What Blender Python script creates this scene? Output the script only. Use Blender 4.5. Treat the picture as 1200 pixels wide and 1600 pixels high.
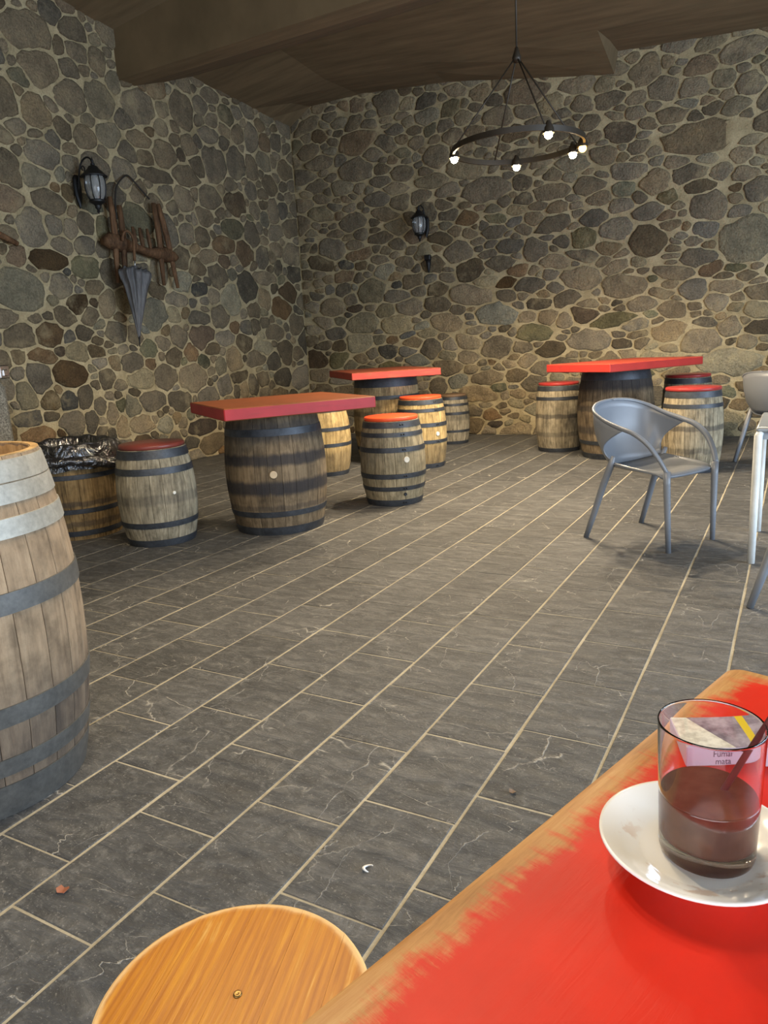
import bpy, math, random
import numpy as np
from mathutils import Vector, Matrix
from math import sin, cos, pi, radians

for o in list(bpy.data.objects): bpy.data.objects.remove(o)
S = bpy.context.scene
COL = S.collection

# ---------------------------------------------------------------- camera
cam_d = bpy.data.cameras.new('camera'); cam = bpy.data.objects.new('camera', cam_d); COL.objects.link(cam)
ROT = ((0.8757, -0.0570, 0.4794), (0.4794, 0.2173, -0.8503), (-0.0557, 0.9744, 0.2177))
CAM_H = 1.25
m3 = Matrix(ROT)
cam.matrix_world = Matrix.Translation((0, 0, CAM_H)) @ m3.to_quaternion().to_matrix().to_4x4()
cam_d.sensor_fit = 'VERTICAL'; cam_d.sensor_height = 36; cam_d.lens = 36*1155/1600
cam_d.clip_start = 0.02
S.camera = cam

# ---------------------------------------------------------------- world, daylight, exposure
w = bpy.data.worlds.new('world'); S.world = w; w.use_nodes = True
bg = w.node_tree.nodes['Background']
bg.inputs[0].default_value = (0.62, 0.78, 1.0, 1); bg.inputs[1].default_value = 1.0
S.view_settings.view_transform = 'Standard'; S.view_settings.look = 'None'
S.view_settings.exposure = 0.60; S.view_settings.gamma = 1; S.view_settings.use_curve_mapping = False

def area(name, loc, rot, sx, sy, power, col):
    d = bpy.data.lights.new(name, 'AREA'); d.shape = 'RECTANGLE'; d.size = sx; d.size_y = sy
    d.energy = power; d.color = col
    o = bpy.data.objects.new(name, d); COL.objects.link(o); o.location = loc; o.rotation_euler = rot
    return o
# daylight entering through the glazed opening in the right-hand wall
area('daylight_side', (4.42, 3.6, 1.55), (0, radians(90), 0), 2.5, 5.4, 380, (0.64, 0.80, 1.0))
# daylight through the entrance behind the camera
area('daylight_entrance', (0.6, -2.3, 1.6), (radians(90), 0, 0), 4.6, 2.4, 95, (0.96, 0.97, 1.0))

# ---------------------------------------------------------------- helpers
def lin(c):
    return tuple(((v/255)/12.92 if v/255 <= .04045 else ((v/255+.055)/1.055)**2.4) for v in c) + (1,)

def mesh(name, v, f, mat=None, smooth=False):
    m = bpy.data.meshes.new(name); m.from_pydata([tuple(p) for p in v], [], f); m.update()
    if mat: m.materials.append(mat)
    if smooth:
        m.polygons.foreach_set('use_smooth', [True]*len(m.polygons))
    return m

def link(name, me, parent=None, loc=None, rot=None):
    o = bpy.data.objects.new(name, me); COL.objects.link(o)
    if parent is not None: o.parent = parent
    if loc is not None: o.location = loc
    if rot is not None: o.rotation_euler = rot
    return o

def tag(o, label, cat, group=None):
    o['label'] = label; o['category'] = cat
    if group: o['group'] = group
    return o

def thing(name, label, cat, loc=(0, 0, 0), rz=0, group=None):
    o = bpy.data.objects.new(name, None); COL.objects.link(o); o.location = loc; o.rotation_euler = (0, 0, rz)
    o.empty_display_size = .1
    return tag(o, label, cat, group)

def struct(name, me):
    o = link(name, me); o['kind'] = 'structure'; return o

class MB:
    def __init__(s): s.v = []; s.f = []
    def add(s, v, f):
        n = len(s.v); s.v += [tuple(p) for p in v]; s.f += [tuple(i+n for i in q) for q in f]; return s
    def box(s, c, d, R=None):
        P = [Vector((x*d[0]/2, y*d[1]/2, z*d[2]/2)) for x in (-1, 1) for y in (-1, 1) for z in (-1, 1)]
        if R is not None: P = [R @ p for p in P]
        P = [p+Vector(c) for p in P]
        return s.add(P, [(0, 1, 3, 2), (4, 6, 7, 5), (0, 4, 5, 1), (2, 3, 7, 6), (0, 2, 6, 4), (1, 5, 7, 3)])
    def bbox(s, c, d, b, R=None):
        # chamfered box
        P = []; hx, hy, hz = d[0]/2, d[1]/2, d[2]/2
        for sx in (-1, 1):
            for sy in (-1, 1):
                for sz in (-1, 1):
                    P += [(sx*hx, sy*(hy-b), sz*(hz-b)), (sx*(hx-b), sy*hy, sz*(hz-b)), (sx*(hx-b), sy*(hy-b), sz*hz)]
        import bmesh
        bm = bmesh.new()
        for p in P:
            q = Vector(p)
            if R is not None: q = R @ q
            bm.verts.new(q+Vector(c))
        r = bmesh.ops.convex_hull(bm, input=bm.verts)
        bmesh.ops.dissolve_limit(bm, angle_limit=.01, verts=bm.verts, edges=bm.edges)
        bm.verts.index_update()
        s.add([v.co.copy() for v in bm.verts], [tuple(v.index for v in f.verts) for f in bm.faces]); bm.free()
        return s
    def tube(s, pts, rad, n=10, cap=True, sq=1.0, up=None):
        pts = [Vector(p) for p in pts]
        if not hasattr(rad, '__len__'): rad = [rad]*len(pts)
        V = []; F = []
        t0 = (pts[1]-pts[0]).normalized()
        ref = Vector(up) if up else (Vector((0, 0, 1)) if abs(t0.z) < .9 else Vector((1, 0, 0)))
        a = t0.cross(ref).normalized()
        for i, p in enumerate(pts):
            t = (pts[min(i+1, len(pts)-1)]-pts[max(i-1, 0)]).normalized()
            a = (a - t*a.dot(t)).normalized(); b = t.cross(a)
            for k in range(n):
                an = 2*pi*k/n
                V.append(p + a*cos(an)*rad[i] + b*sin(an)*rad[i]*sq)
        for i in range(len(pts)-1):
            for k in range(n):
                F.append((i*n+k, i*n+(k+1) % n, (i+1)*n+(k+1) % n, (i+1)*n+k))
        if cap:
            F.append(tuple(range(n))[::-1]); F.append(tuple((len(pts)-1)*n+k for k in range(n)))
        return s.add(V, F)
    def lathe(s, prof, n=32, c=(0, 0, 0), cap=True, wob=None):
        V = []; F = []
        for r, z in prof:
            for k in range(n):
                a = 2*pi*k/n
                rr = r*(wob(a, z) if wob else 1)
                V.append((c[0]+rr*cos(a), c[1]+rr*sin(a), c[2]+z))
        for i in range(len(prof)-1):
            for k in range(n):
                F.append((i*n+k, i*n+(k+1) % n, (i+1)*n+(k+1) % n, (i+1)*n+k))
        if cap:
            if prof[0][0] > 1e-5: F.append(tuple(range(n))[::-1])
            if prof[-1][0] > 1e-5: F.append(tuple((len(prof)-1)*n+k for k in range(n)))
        return s.add(V, F)
    def sphere(s, c, r, n=10, m=6, sc=(1, 1, 1)):
        prof = [(r*sin(pi*i/m)+1e-6, -r*cos(pi*i/m)) for i in range(m+1)]
        b = MB().lathe(prof, n)
        return s.add([(c[0]+x*sc[0], c[1]+y*sc[1], c[2]+z*sc[2]) for x, y, z in b.v], b.f)
    def me(s, name, mat, smooth=False): return mesh(name, s.v, s.f, mat, smooth)
    def build(s, name, mat, parent=None, smooth=False, loc=None, rot=None):
        o = link(name, s.me(name, mat, smooth), parent, loc, rot); return o

def autosmooth(o, ang=40):
    # sharp edges by angle
    me = o.data
    me.polygons.foreach_set('use_smooth', [True]*len(me.polygons))
    try: me.set_sharp_from_angle(angle=radians(ang))
    except Exception: pass
    return o

# ---------------------------------------------------------------- materials
class NT:
    def __init__(s, name):
        s.m = bpy.data.materials.new(name); s.m.use_nodes = True; s.t = s.m.node_tree
        s.b = s.t.nodes['Principled BSDF']
    def n(s, typ, **k):
        nd = s.t.nodes.new(typ)
        for a, b in k.items(): setattr(nd, a, b)
        return nd
    def l(s, a, b): s.t.links.new(a, b)
    def setb(s, **k):
        for a, b in k.items():
            s.b.inputs[a.replace('_', ' ')].default_value = b
    def coord(s, kind='Object', scale=(1, 1, 1), rot=(0, 0, 0), rnd=False):
        tc = s.n('ShaderNodeTexCoord'); mp = s.n('ShaderNodeMapping')
        mp.inputs['Scale'].default_value = scale; mp.inputs['Rotation'].default_value = rot
        s.l(tc.outputs[kind], mp.inputs['Vector'])
        if rnd:
            oi = s.n('ShaderNodeObjectInfo'); mul = s.n('ShaderNodeMath', operation='MULTIPLY'); mul.inputs[1].default_value = 37.
            s.l(oi.outputs['Random'], mul.inputs[0]); s.l(mul.outputs[0], mp.inputs['Location'])
        return mp.outputs['Vector']
    def noise(s, vec, scale, detail=5, rough=.6, dist=0.):
        x = s.n('ShaderNodeTexNoise'); x.inputs['Scale'].default_value = scale; x.inputs['Detail'].default_value = detail
        x.inputs['Roughness'].default_value = rough; x.inputs['Distortion'].default_value = dist
        s.l(vec, x.inputs['Vector']); return x.outputs['Fac']
    def ramp(s, fac, stops):
        r = s.n('ShaderNodeValToRGB'); e = r.color_ramp.elements
        while len(e) < len(stops): e.new(.5)
        for i, (p, c) in enumerate(stops):
            e[i].position = p; e[i].color = c if len(c) == 4 else tuple(c)+(1,)
        s.l(fac, r.inputs['Fac']); return r.outputs['Color']
    def mix(s, fac, a, b, mode='MIX'):
        x = s.n('ShaderNodeMix', data_type='RGBA', blend_type=mode)
        for i, v in ((0, fac), (6, a), (7, b)):
            if isinstance(v, (int, float)): x.inputs[i].default_value = v
            elif isinstance(v, tuple): x.inputs[i].default_value = v
            else: s.l(v, x.inputs[i])
        return x.outputs[2]
    def math(s, op, a, b=None, c=None):
        x = s.n('ShaderNodeMath', operation=op)
        for i, v in enumerate((a, b, c)):
            if v is None: continue
            if isinstance(v, (int, float)): x.inputs[i].default_value = v
            else: s.l(v, x.inputs[i])
        return x.outputs[0]
    def bump(s, h, strength, dist):
        x = s.n('ShaderNodeBump'); x.inputs['Strength'].default_value = strength; x.inputs['Distance'].default_value = dist
        s.l(h, x.inputs['Height']); s.l(x.outputs[0], s.b.inputs['Normal'])
    def col(s, c): s.l(c, s.b.inputs['Base Color'])

G = lambda v: (v, v, v, 1)

def plain(name, rgb, rough=.5, metal=0., spec=.5, coat=0):
    k = NT(name); k.setb(Base_Color=lin(rgb), Roughness=rough, Metallic=metal)
    k.b.inputs['Specular IOR Level'].default_value = spec; k.b.inputs['Coat Weight'].default_value = coat
    v = k.coord('Object'); n = k.noise(v, 14, 4); 
    k.col(k.mix(1.0, k.ramp(n, [(.3, G(.82)), (.7, G(1.0))]), lin(rgb), 'MULTIPLY'))
    return k.m

def m_stone():
    k = NT('granite_rubble'); at = k.n('ShaderNodeAttribute', attribute_name='tint')
    v = k.coord('Object')
    big = k.noise(v, 5, 6, .65); fine = k.noise(v, 55, 4, .7); speck = k.noise(v, 160, 2, .6)
    c = k.mix(1.0, at.outputs['Color'], k.ramp(big, [(.25, G(.58)), (.5, G(.97)), (.75, (1.35, 1.30, 1.18, 1))]), 'MULTIPLY')
    c = k.mix(1.0, c, k.ramp(fine, [(.3, G(.6)), (.55, G(1.0)), (.75, G(1.3))]), 'MULTIPLY')
    c = k.mix(k.ramp(k.noise(v, 3.1, 5, .7), [(.54, G(0)), (.70, G(.62))]), c, lin((178, 162, 126)))   # smeared mortar on faces
    k.col(c); k.setb(Roughness=.9); k.b.inputs['Specular IOR Level'].default_value = .2
    h = k.math('ADD', k.math('MULTIPLY', k.noise(v, 11, 6, .7), .9), k.math('MULTIPLY', fine, .35))
    h = k.math('ADD', h, k.math('MULTIPLY', speck, .08)); k.bump(h, 1.0, .055)
    return k.m

def m_mortar():
    k = NT('lime_mortar'); v = k.coord('Object')
    n = k.noise(v, 4, 6, .65); f = k.noise(v, 60, 4, .7)
    c = k.ramp(n, [(.3, lin((146, 132, 100))), (.6, lin((184, 168, 132))), (.8, lin((202, 188, 154)))])
    c = k.mix(1.0, c, k.ramp(f, [(.3, G(.75)), (.6, G(1.05))]), 'MULTIPLY')
    k.col(c); k.setb(Roughness=.95); k.b.inputs['Specular IOR Level'].default_value = .1
    k.bump(k.math('ADD', n, k.math('MULTIPLY', f, .25)), .8, .04)
    return k.m

def m_slate():
    k = NT('slate_tile'); v = k.coord('Object', rnd=True)
    # slate split along a slanting cleft
    v2 = k.coord('Object', (2.0, 5.5, 1), (0, 0, .5), True)
    a = k.noise(v2, 3.2, 9, .72, .7); b = k.noise(v, 30, 6, .75); g = k.noise(v, 140, 3, .7)
    oi = k.n('ShaderNodeObjectInfo')
    at = k.n('ShaderNodeAttribute', attribute_name='tint')
    c = k.ramp(a, [(.30, lin((58, 58, 58))), (.5, lin((78, 78, 77))), (.72, lin((108, 107, 104)))])
    c = k.mix(1.0, c, k.ramp(oi.outputs['Random'], [(0, G(.80)), (1, G(1.14))]), 'MULTIPLY')
    c = k.mix(1.0, c, at.outputs['Color'], 'MULTIPLY')
    c = k.mix(k.ramp(b, [(.52, G(0)), (.78, G(.5))]), c, lin((150, 148, 142)))
    c = k.mix(k.ramp(g, [(.60, G(0)), (.70, G(.45))]), c, lin((180, 177, 168)))
    # pale quartz veins: thin, few, broken up
    def veins(sc, rot, w, lo, hi, dist):
        vv = k.coord('Object', sc, rot, True)
        d = k.n('ShaderNodeTexVoronoi', feature='DISTANCE_TO_EDGE'); d.inputs['Scale'].default_value = 1.0
        nn = k.n('ShaderNodeTexNoise'); nn.inputs['Scale'].default_value = 3.; nn.inputs['Detail'].default_value = 6
        k.l(vv, nn.inputs['Vector'])
        ad = k.n('ShaderNodeVectorMath', operation='MULTIPLY_ADD'); ad.inputs[1].default_value = (dist, dist, 0)
        k.l(nn.outputs['Color'], ad.inputs[0]); k.l(vv, ad.inputs[2]); k.l(ad.outputs[0], d.inputs['Vector'])
        ln = k.ramp(d.outputs['Distance'], [(0, G(1)), (w, G(0))])
        ms = k.ramp(k.noise(v, lo, 3, .6), [(hi, G(0)), (hi+.09, G(1))])
        return k.math('MULTIPLY', ln, ms)
    vn = k.math('MAXIMUM', veins((3.6, 1.9, 1), (0, 0, .55), .0048, 3.4, .50, .45), veins((2.2, 6.5, 1), (0, 0, .9), .0078, 5.5, .52, .4))
    c = k.mix(k.math('MULTIPLY', vn, .75), c, lin((206, 200, 186)))
    k.col(c)
    r = k.ramp(b, [(.3, G(.42)), (.7, G(.62))]); k.l(r, k.b.inputs['Roughness'])
    k.b.inputs['Specular IOR Level'].default_value = .45
    h = k.math('ADD', a, k.math('MULTIPLY', b, .30)); h = k.math('ADD', h, k.math('MULTIPLY', vn, .25)); k.bump(h, 1.0, .016)
    return k.m

def m_grout():
    k = NT('sand_grout'); v = k.coord('Object'); n = k.noise(v, 6, 5, .6); f = k.noise(v, 90, 3)
    c = k.ramp(n, [(.3, lin((150, 142, 122))), (.7, lin((184, 176, 155)))])
    k.col(k.mix(1.0, c, k.ramp(f, [(.3, G(.8)), (.6, G(1.0))]), 'MULTIPLY')); k.setb(Roughness=.95); k.bump(f, .4, .004)
    return k.m

def m_barrelwood(name, ca, cb, cc, bands=(), contrast=1.):
    """weathered oak staves; bands = (height, half width, strength) rust-black hoop stains and broad darker zones"""
    k = NT(name); tc = k.n('ShaderNodeTexCoord'); sep = k.n('ShaderNodeSeparateXYZ'); k.l(tc.outputs['Object'], sep.inputs[0])
    v = k.coord('Object', (16, 16, 1.6), rnd=True); v2 = k.coord('Object', (1, 1, 1), rnd=True)
    a = k.noise(v, 3, 6, .65, .3); p = k.noise(v2, 7, 5, .65); f = k.noise(k.coord('Object', (60, 60, 4), rnd=True), 4, 4, .7)
    c = k.ramp(a, [(.28, lin(cc)), (.5, lin(ca)), (.74, lin(cb))])
    oi = k.n('ShaderNodeObjectInfo')
    c = k.mix(1.0, c, k.ramp(oi.outputs['Random'], [(0, G(.82)), (1, G(1.14))]), 'MULTIPLY')
    c = k.mix(1.0, c, k.ramp(p, [(.32, G(.55)), (.52, G(1.0)), (.75, G(1.15))]), 'MULTIPLY')
    c = k.mix(k.ramp(f, [(.6, G(0)), (.78, G(.6))]), c, lin(cc))
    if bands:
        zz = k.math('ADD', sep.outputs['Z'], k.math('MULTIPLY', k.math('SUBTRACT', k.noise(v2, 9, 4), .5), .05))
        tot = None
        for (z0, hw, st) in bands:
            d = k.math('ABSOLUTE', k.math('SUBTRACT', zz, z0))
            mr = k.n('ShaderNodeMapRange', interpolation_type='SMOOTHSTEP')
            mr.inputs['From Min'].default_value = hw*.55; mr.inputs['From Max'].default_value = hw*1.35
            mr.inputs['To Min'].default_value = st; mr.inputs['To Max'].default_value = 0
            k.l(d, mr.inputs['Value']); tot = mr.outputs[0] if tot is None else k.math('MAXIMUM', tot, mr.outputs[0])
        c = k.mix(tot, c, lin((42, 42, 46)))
    k.col(c); k.setb(Roughness=.75); k.b.inputs['Specular IOR Level'].default_value = .25
    k.bump(k.math('ADD', a, f), .5, .006)
    return k.m

def m_hoop(name, rgb, rgb2, rough=.5, metal=.55):
    k = NT(name); v = k.coord('Object'); n = k.noise(v, 12, 6, .65); f = k.noise(v, 70, 3, .6)
    k.col(k.mix(1.0, k.ramp(n, [(.3, lin(rgb2)), (.65, lin(rgb))]), k.ramp(f, [(.3, G(.8)), (.65, G(1.06))]), 'MULTIPLY'))
    k.setb(Roughness=rough, Metallic=metal); k.bump(f, .15, .003); return k.m

def m_paint(name, rgb, worn, sc=(3, 30, 3), lo=.60, rough=.38, dark=.75):
    """brushed paint on boards, wood showing through along the grain"""
    k = NT(name); v = k.coord('Object', sc); n = k.noise(v, 1.3, 7, .7, .4); m = k.noise(k.coord('Object'), 5, 4)
    base = k.mix(1.0, lin(rgb), k.ramp(m, [(.3, G(dark)), (.7, G(1.05))]), 'MULTIPLY')
    k.col(k.mix(k.ramp(n, [(lo, G(0)), (lo+.14, G(.85))]), base, lin(worn)))
    k.setb(Roughness=rough); k.b.inputs['Specular IOR Level'].default_value = .3; k.bump(n, .25, .004); return k.m

M = {}
M['stone'] = m_stone(); M['mortar'] = m_mortar(); M['slate'] = m_slate(); M['grout'] = m_grout()
M['hoop'] = m_hoop('blued_hoop_steel', (66, 70, 76), (44, 46, 50), .5, .3)
M['galv'] = m_hoop('galvanised_hoop', (156, 153, 142), (132, 130, 121), .5, .25)
M['galv_grey'] = m_hoop('grey_hoop_steel', (94, 92, 87), (72, 71, 68), .5, .3)
M['iron'] = plain('black_iron', (30, 31, 32), .5, .3)
M['ceil'] = None

def m_ceiling():
    k = NT('dark_ceiling_boards'); v = k.coord('Object', (1.2, 9, 1)); n = k.noise(v, 1.2, 6, .6)
    k.col(k.ramp(n, [(.3, lin((100, 84, 58))), (.7, lin((126, 106, 76)))])); k.setb(Roughness=.85); k.bump(n, .3, .01); return k.m
M['ceil'] = m_ceiling()

# ---------------------------------------------------------------- room shell
XL, YB, XR, YF = -6.57, 9.55, 4.5, -2.4
def interp(x, pts):
    for (a, b), (c, d) in zip(pts, pts[1:]):
        if x <= c: return b+(d-b)*(x-a)/(c-a) if c > a else d
    return pts[-1][1]
ZB = [(-7, 4.40), (-6.57, 4.40), (-6.2, 4.62), (-5.4, 4.62), (-4.1, 4.51), (-2.03, 4.17), (-1.99, 4.40), (-.47, 4.30), (5, 4.05)]
ZL = [(-3, 5.25), (4, 4.95), (5.735, 4.752), (7.6, 4.53), (9.55, 4.37), (10, 4.35)]
ZS = [(-7, 4.40), (-6.57, 4.40), (-5.4, 4.52), (-2, 4.30), (5, 4.05)]
def zceil(x, y):
    k = min(max((y-8.7)/.85, 0), 1)
    return interp(y, ZL) + interp(x, ZB)*k + interp(x, ZS)*(1-k) - 4.40
gx = [-6.85, -6.57, -6.2, -5.4, -4.1, -3, -2.03, -1.99, -.47, 2, 4.8]; gy = [-2.7, 0, 2, 4, 5.735, 6.6, 7.6, 8.2, 8.7, 9.1, 9.55, 9.85]
V = [(x, y, zceil(x, y)) for y in gy for x in gx]; nx = len(gx)
Fq = [(j*nx+i, (j+1)*nx+i, (j+1)*nx+i+1, j*nx+i+1) for j in range(len(gy)-1) for i in range(nx-1)]
V2 = [(x, y, z+.15) for x, y, z in V]; nv = len(V)
Fq2 = [tuple(nv+i for i in q[::-1]) for q in Fq]
struct('ceiling', mesh('ceiling', V+V2, Fq+Fq2, M['ceil']))
# chamfered timber carried on the side wall
cs = [(6.38, 4.80), (6.38, 4.20), (6.62, 4.20), (7.1, 4.36), (7.6, 4.55), (7.6, 4.80)]
b = MB(); b.add([(x, y, z) for x in (XL-.15, XR) for y, z in cs], [tuple(range(6)), tuple(range(11, 5, -1))]+[(i, i+6, (i+1) % 6+6, (i+1) % 6) for i in range(6)])
struct('trim_1', b.me('trim', M['ceil']))

struct('floor', mesh('floor', [(XL-.2, YF, -.0022), (XR, YF, -.0022), (XR, YB+.2, -.0022), (XL-.2, YB+.2, -.0022)], [(0, 1, 2, 3)], M['grout']))
FLOOR = bpy.data.objects['floor']
wall_l = struct('wall_left', MB().box(((XL-.1), (YF+YB)/2, 2.6), (.2, YB-YF+.4, 5.4)).me('wall_left', M['mortar']))
wall_b = struct('wall_back', MB().box(((XL+XR)/2, YB+.1, 2.6), (XR-XL, .2, 5.4)).me('wall_back', M['mortar']))
# right wall with a wide glazed opening (outside the frame); front wall with the entrance opening
b = MB(); b.box((XR+.1, -1.0, 2.5), (.2, 3.2, 5.2)); b.box((XR+.1, 8.2, 2.5), (.2, 3.2, 5.2)); b.box((XR+.1, 3.6, 4.0), (.2, 6.0, 2.2)); b.box((XR+.1, 3.6, .12), (.2, 6.0, .24))
struct('wall_right', b.me('wall_right', M['mortar']))
b = MB(); b.box((-4.3, YF-.1, 2.6), (5.0, .2, 5.4)); b.box((3.75, YF-.1, 2.6), (1.5, .2, 5.4)); b.box((.6, YF-.1, 4.1), (4.8, .2, 2.4))
struct('wall_front', b.me('wall_front', M['mortar']))
wf = plain('window_frame_paint', (210, 210, 205), .5)
b = MB()
for yy in (.65, 2.6, 4.6, 6.55): b.box((XR+.1, yy, 1.57), (.08, .08, 2.66))
b.box((XR+.1, 3.6, 2.86), (.08, 5.9, .08)); b.box((XR+.1, 3.6, .28), (.08, 5.9, .08))
struct('window_1', b.me('window_1', wf))

# ---------------------------------------------------------------- rubble stones
BACK = "-1.06 3.32 0.41 0.16 n|-1.56 2.94 0.17 0.14 n|-0.59 2.20 0.28 0.25 l|-0.97 2.58 0.20 0.13 n|-2.28 2.61 0.16 0.08 d|-2.00 2.45 0.18 0.12 n|-1.07 2.05 0.18 0.09 d|-2.01 1.42 0.24 0.08 g|-2.30 1.18 0.28 0.12 n|-1.02 1.11 0.23 0.14 n|-3.04 1.32 0.20 0.12 g|-3.06 1.92 0.19 0.08 d|-2.93 1.68 0.17 0.06 d|-2.41 1.93 0.25 0.14 n|-0.77 1.70 0.19 0.08 n|-1.11 1.70 0.15 0.11 n|-1.33 1.91 0.22 0.07 n|-1.33 1.50 0.15 0.09 n|-2.37 2.20 0.18 0.07 n|-2.64 2.39 0.10 0.06 d|-0.66 2.47 0.12 0.07 n|-0.47 2.71 0.15 0.12 n|-3.88 1.85 0.33 0.13 n|-5.17 2.73 0.19 0.08 d|-3.51 2.62 0.15 0.08 d|-5.77 2.42 0.12 0.06 d|-4.28 2.62 0.14 0.08 d|-4.99 1.93 0.18 0.07 n|-5.40 2.02 0.20 0.16 l|-3.52 1.16 0.21 0.15 n|-3.90 1.25 0.20 0.08 n|-3.53 1.60 0.27 0.15 l|-4.27 1.54 0.21 0.11 n|-5.02 1.55 0.26 0.12 l|-5.55 1.59 0.27 0.15 l|-5.15 1.18 0.16 0.08 d|-4.35 1.97 0.14 0.10 d|-5.81 2.27 0.15 0.08 b|-6.00 2.67 0.20 0.14 n|-6.41 1.12 0.20 0.12 B|-0.71 0.87 0.34 0.14 l|-3.63 3.13 0.33 0.14 n|-0.86 1.55 0.11 0.11 n|-4.23 0.92 0.21 0.10 n|-3.67 0.77 0.23 0.09 n|-3.81 0.56 0.28 0.10 n|-2.79 1.11 0.17 0.07 d|-5.64 1.34 0.20 0.14 l|-4.78 1.77 0.20 0.09 n"
LEFT = "6.58 3.65 0.15 0.08 n|6.64 3.47 0.12 0.08 d|6.97 3.55 0.18 0.13 n|6.79 3.31 0.25 0.08 d|7.28 3.38 0.21 0.12 n|7.84 3.61 0.22 0.21 n|7.78 3.92 0.17 0.10 n|5.28 3.27 0.18 0.13 n|5.16 3.05 0.15 0.10 l|5.31 2.84 0.17 0.10 n|5.63 2.22 0.18 0.11 g|5.64 2.46 0.11 0.09 n|5.28 2.61 0.10 0.08 n|5.17 2.27 0.21 0.09 B|4.75 1.99 0.30 0.19 l|8.06 2.87 0.22 0.11 g|7.51 2.48 0.17 0.08 n|8.65 2.28 0.26 0.08 n|7.24 1.72 0.18 0.09 n|7.84 2.64 0.18 0.10 b|6.49 1.77 0.19 0.18 l|6.89 1.94 0.18 0.06 n|4.71 1.54 0.18 0.11 d|5.06 1.56 0.15 0.12 B|5.58 1.38 0.10 0.06 d|5.49 1.55 0.09 0.06 d|4.94 1.34 0.14 0.07 b|5.24 1.16 0.20 0.12 B|5.70 1.09 0.11 0.11 d|4.69 0.99 0.11 0.13 l|4.97 0.91 0.09 0.10 d|5.39 0.90 0.08 0.12 d|5.17 0.89 0.09 0.07 d|4.69 0.76 0.12 0.06 d|5.20 0.65 0.15 0.11 n|5.42 0.65 0.08 0.11 d|6.18 1.05 0.16 0.11 l|6.60 1.06 0.18 0.13 n|7.03 1.01 0.24 0.16 n|6.32 0.78 0.20 0.09 n|6.76 0.75 0.20 0.12 d|7.10 0.39 0.26 0.10 B|7.26 0.17 0.25 0.11 n|4.79 0.57 0.16 0.07 b|6.10 0.53 0.18 0.09 n|6.01 0.76 0.10 0.10 l|5.57 0.79 0.09 0.08 n|5.70 0.71 0.07 0.12 n|5.84 0.52 0.09 0.10 n|6.88 0.22 0.12 0.08 d|5.31 4.35 0.26 0.18 n|5.40 4.07 0.21 0.18 n|5.72 3.88 0.21 0.16 n|6.09 3.92 0.19 0.19 l|5.90 2.64 0.08 0.13 g|6.39 2.78 0.24 0.17 g|8.16 1.61 0.10 0.08 d|7.48 0.57 0.19 0.10 n|7.94 0.53 0.20 0.11 d|8.32 1.20 0.21 0.11 n|8.81 1.54 0.20 0.11 n|8.87 0.90 0.20 0.12 d|8.48 1.32 0.19 0.10 l|7.72 1.47 0.16 0.09 n|7.87 0.96 0.14 0.08 d|7.43 1.35 0.13 0.08 d"
TINT = {'n': (142, 128, 104), 'd': (110, 99, 80), 'g': (120, 116, 90), 'b': (134, 110, 82), 'B': (96, 80, 60), 'l': (156, 146, 119)}
RMAT = np.array(ROT)
def inframe(P, mg=40):
    v = RMAT.T @ (np.array(P)-np.array((0, 0, CAM_H)))
    if v[2] > -.05: return False
    x = 600+1155*v[0]/-v[2]; y = 800-1155*v[1]/-v[2]
    return -mg < x < 1200+mg and -mg < y < 1600+mg

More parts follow.
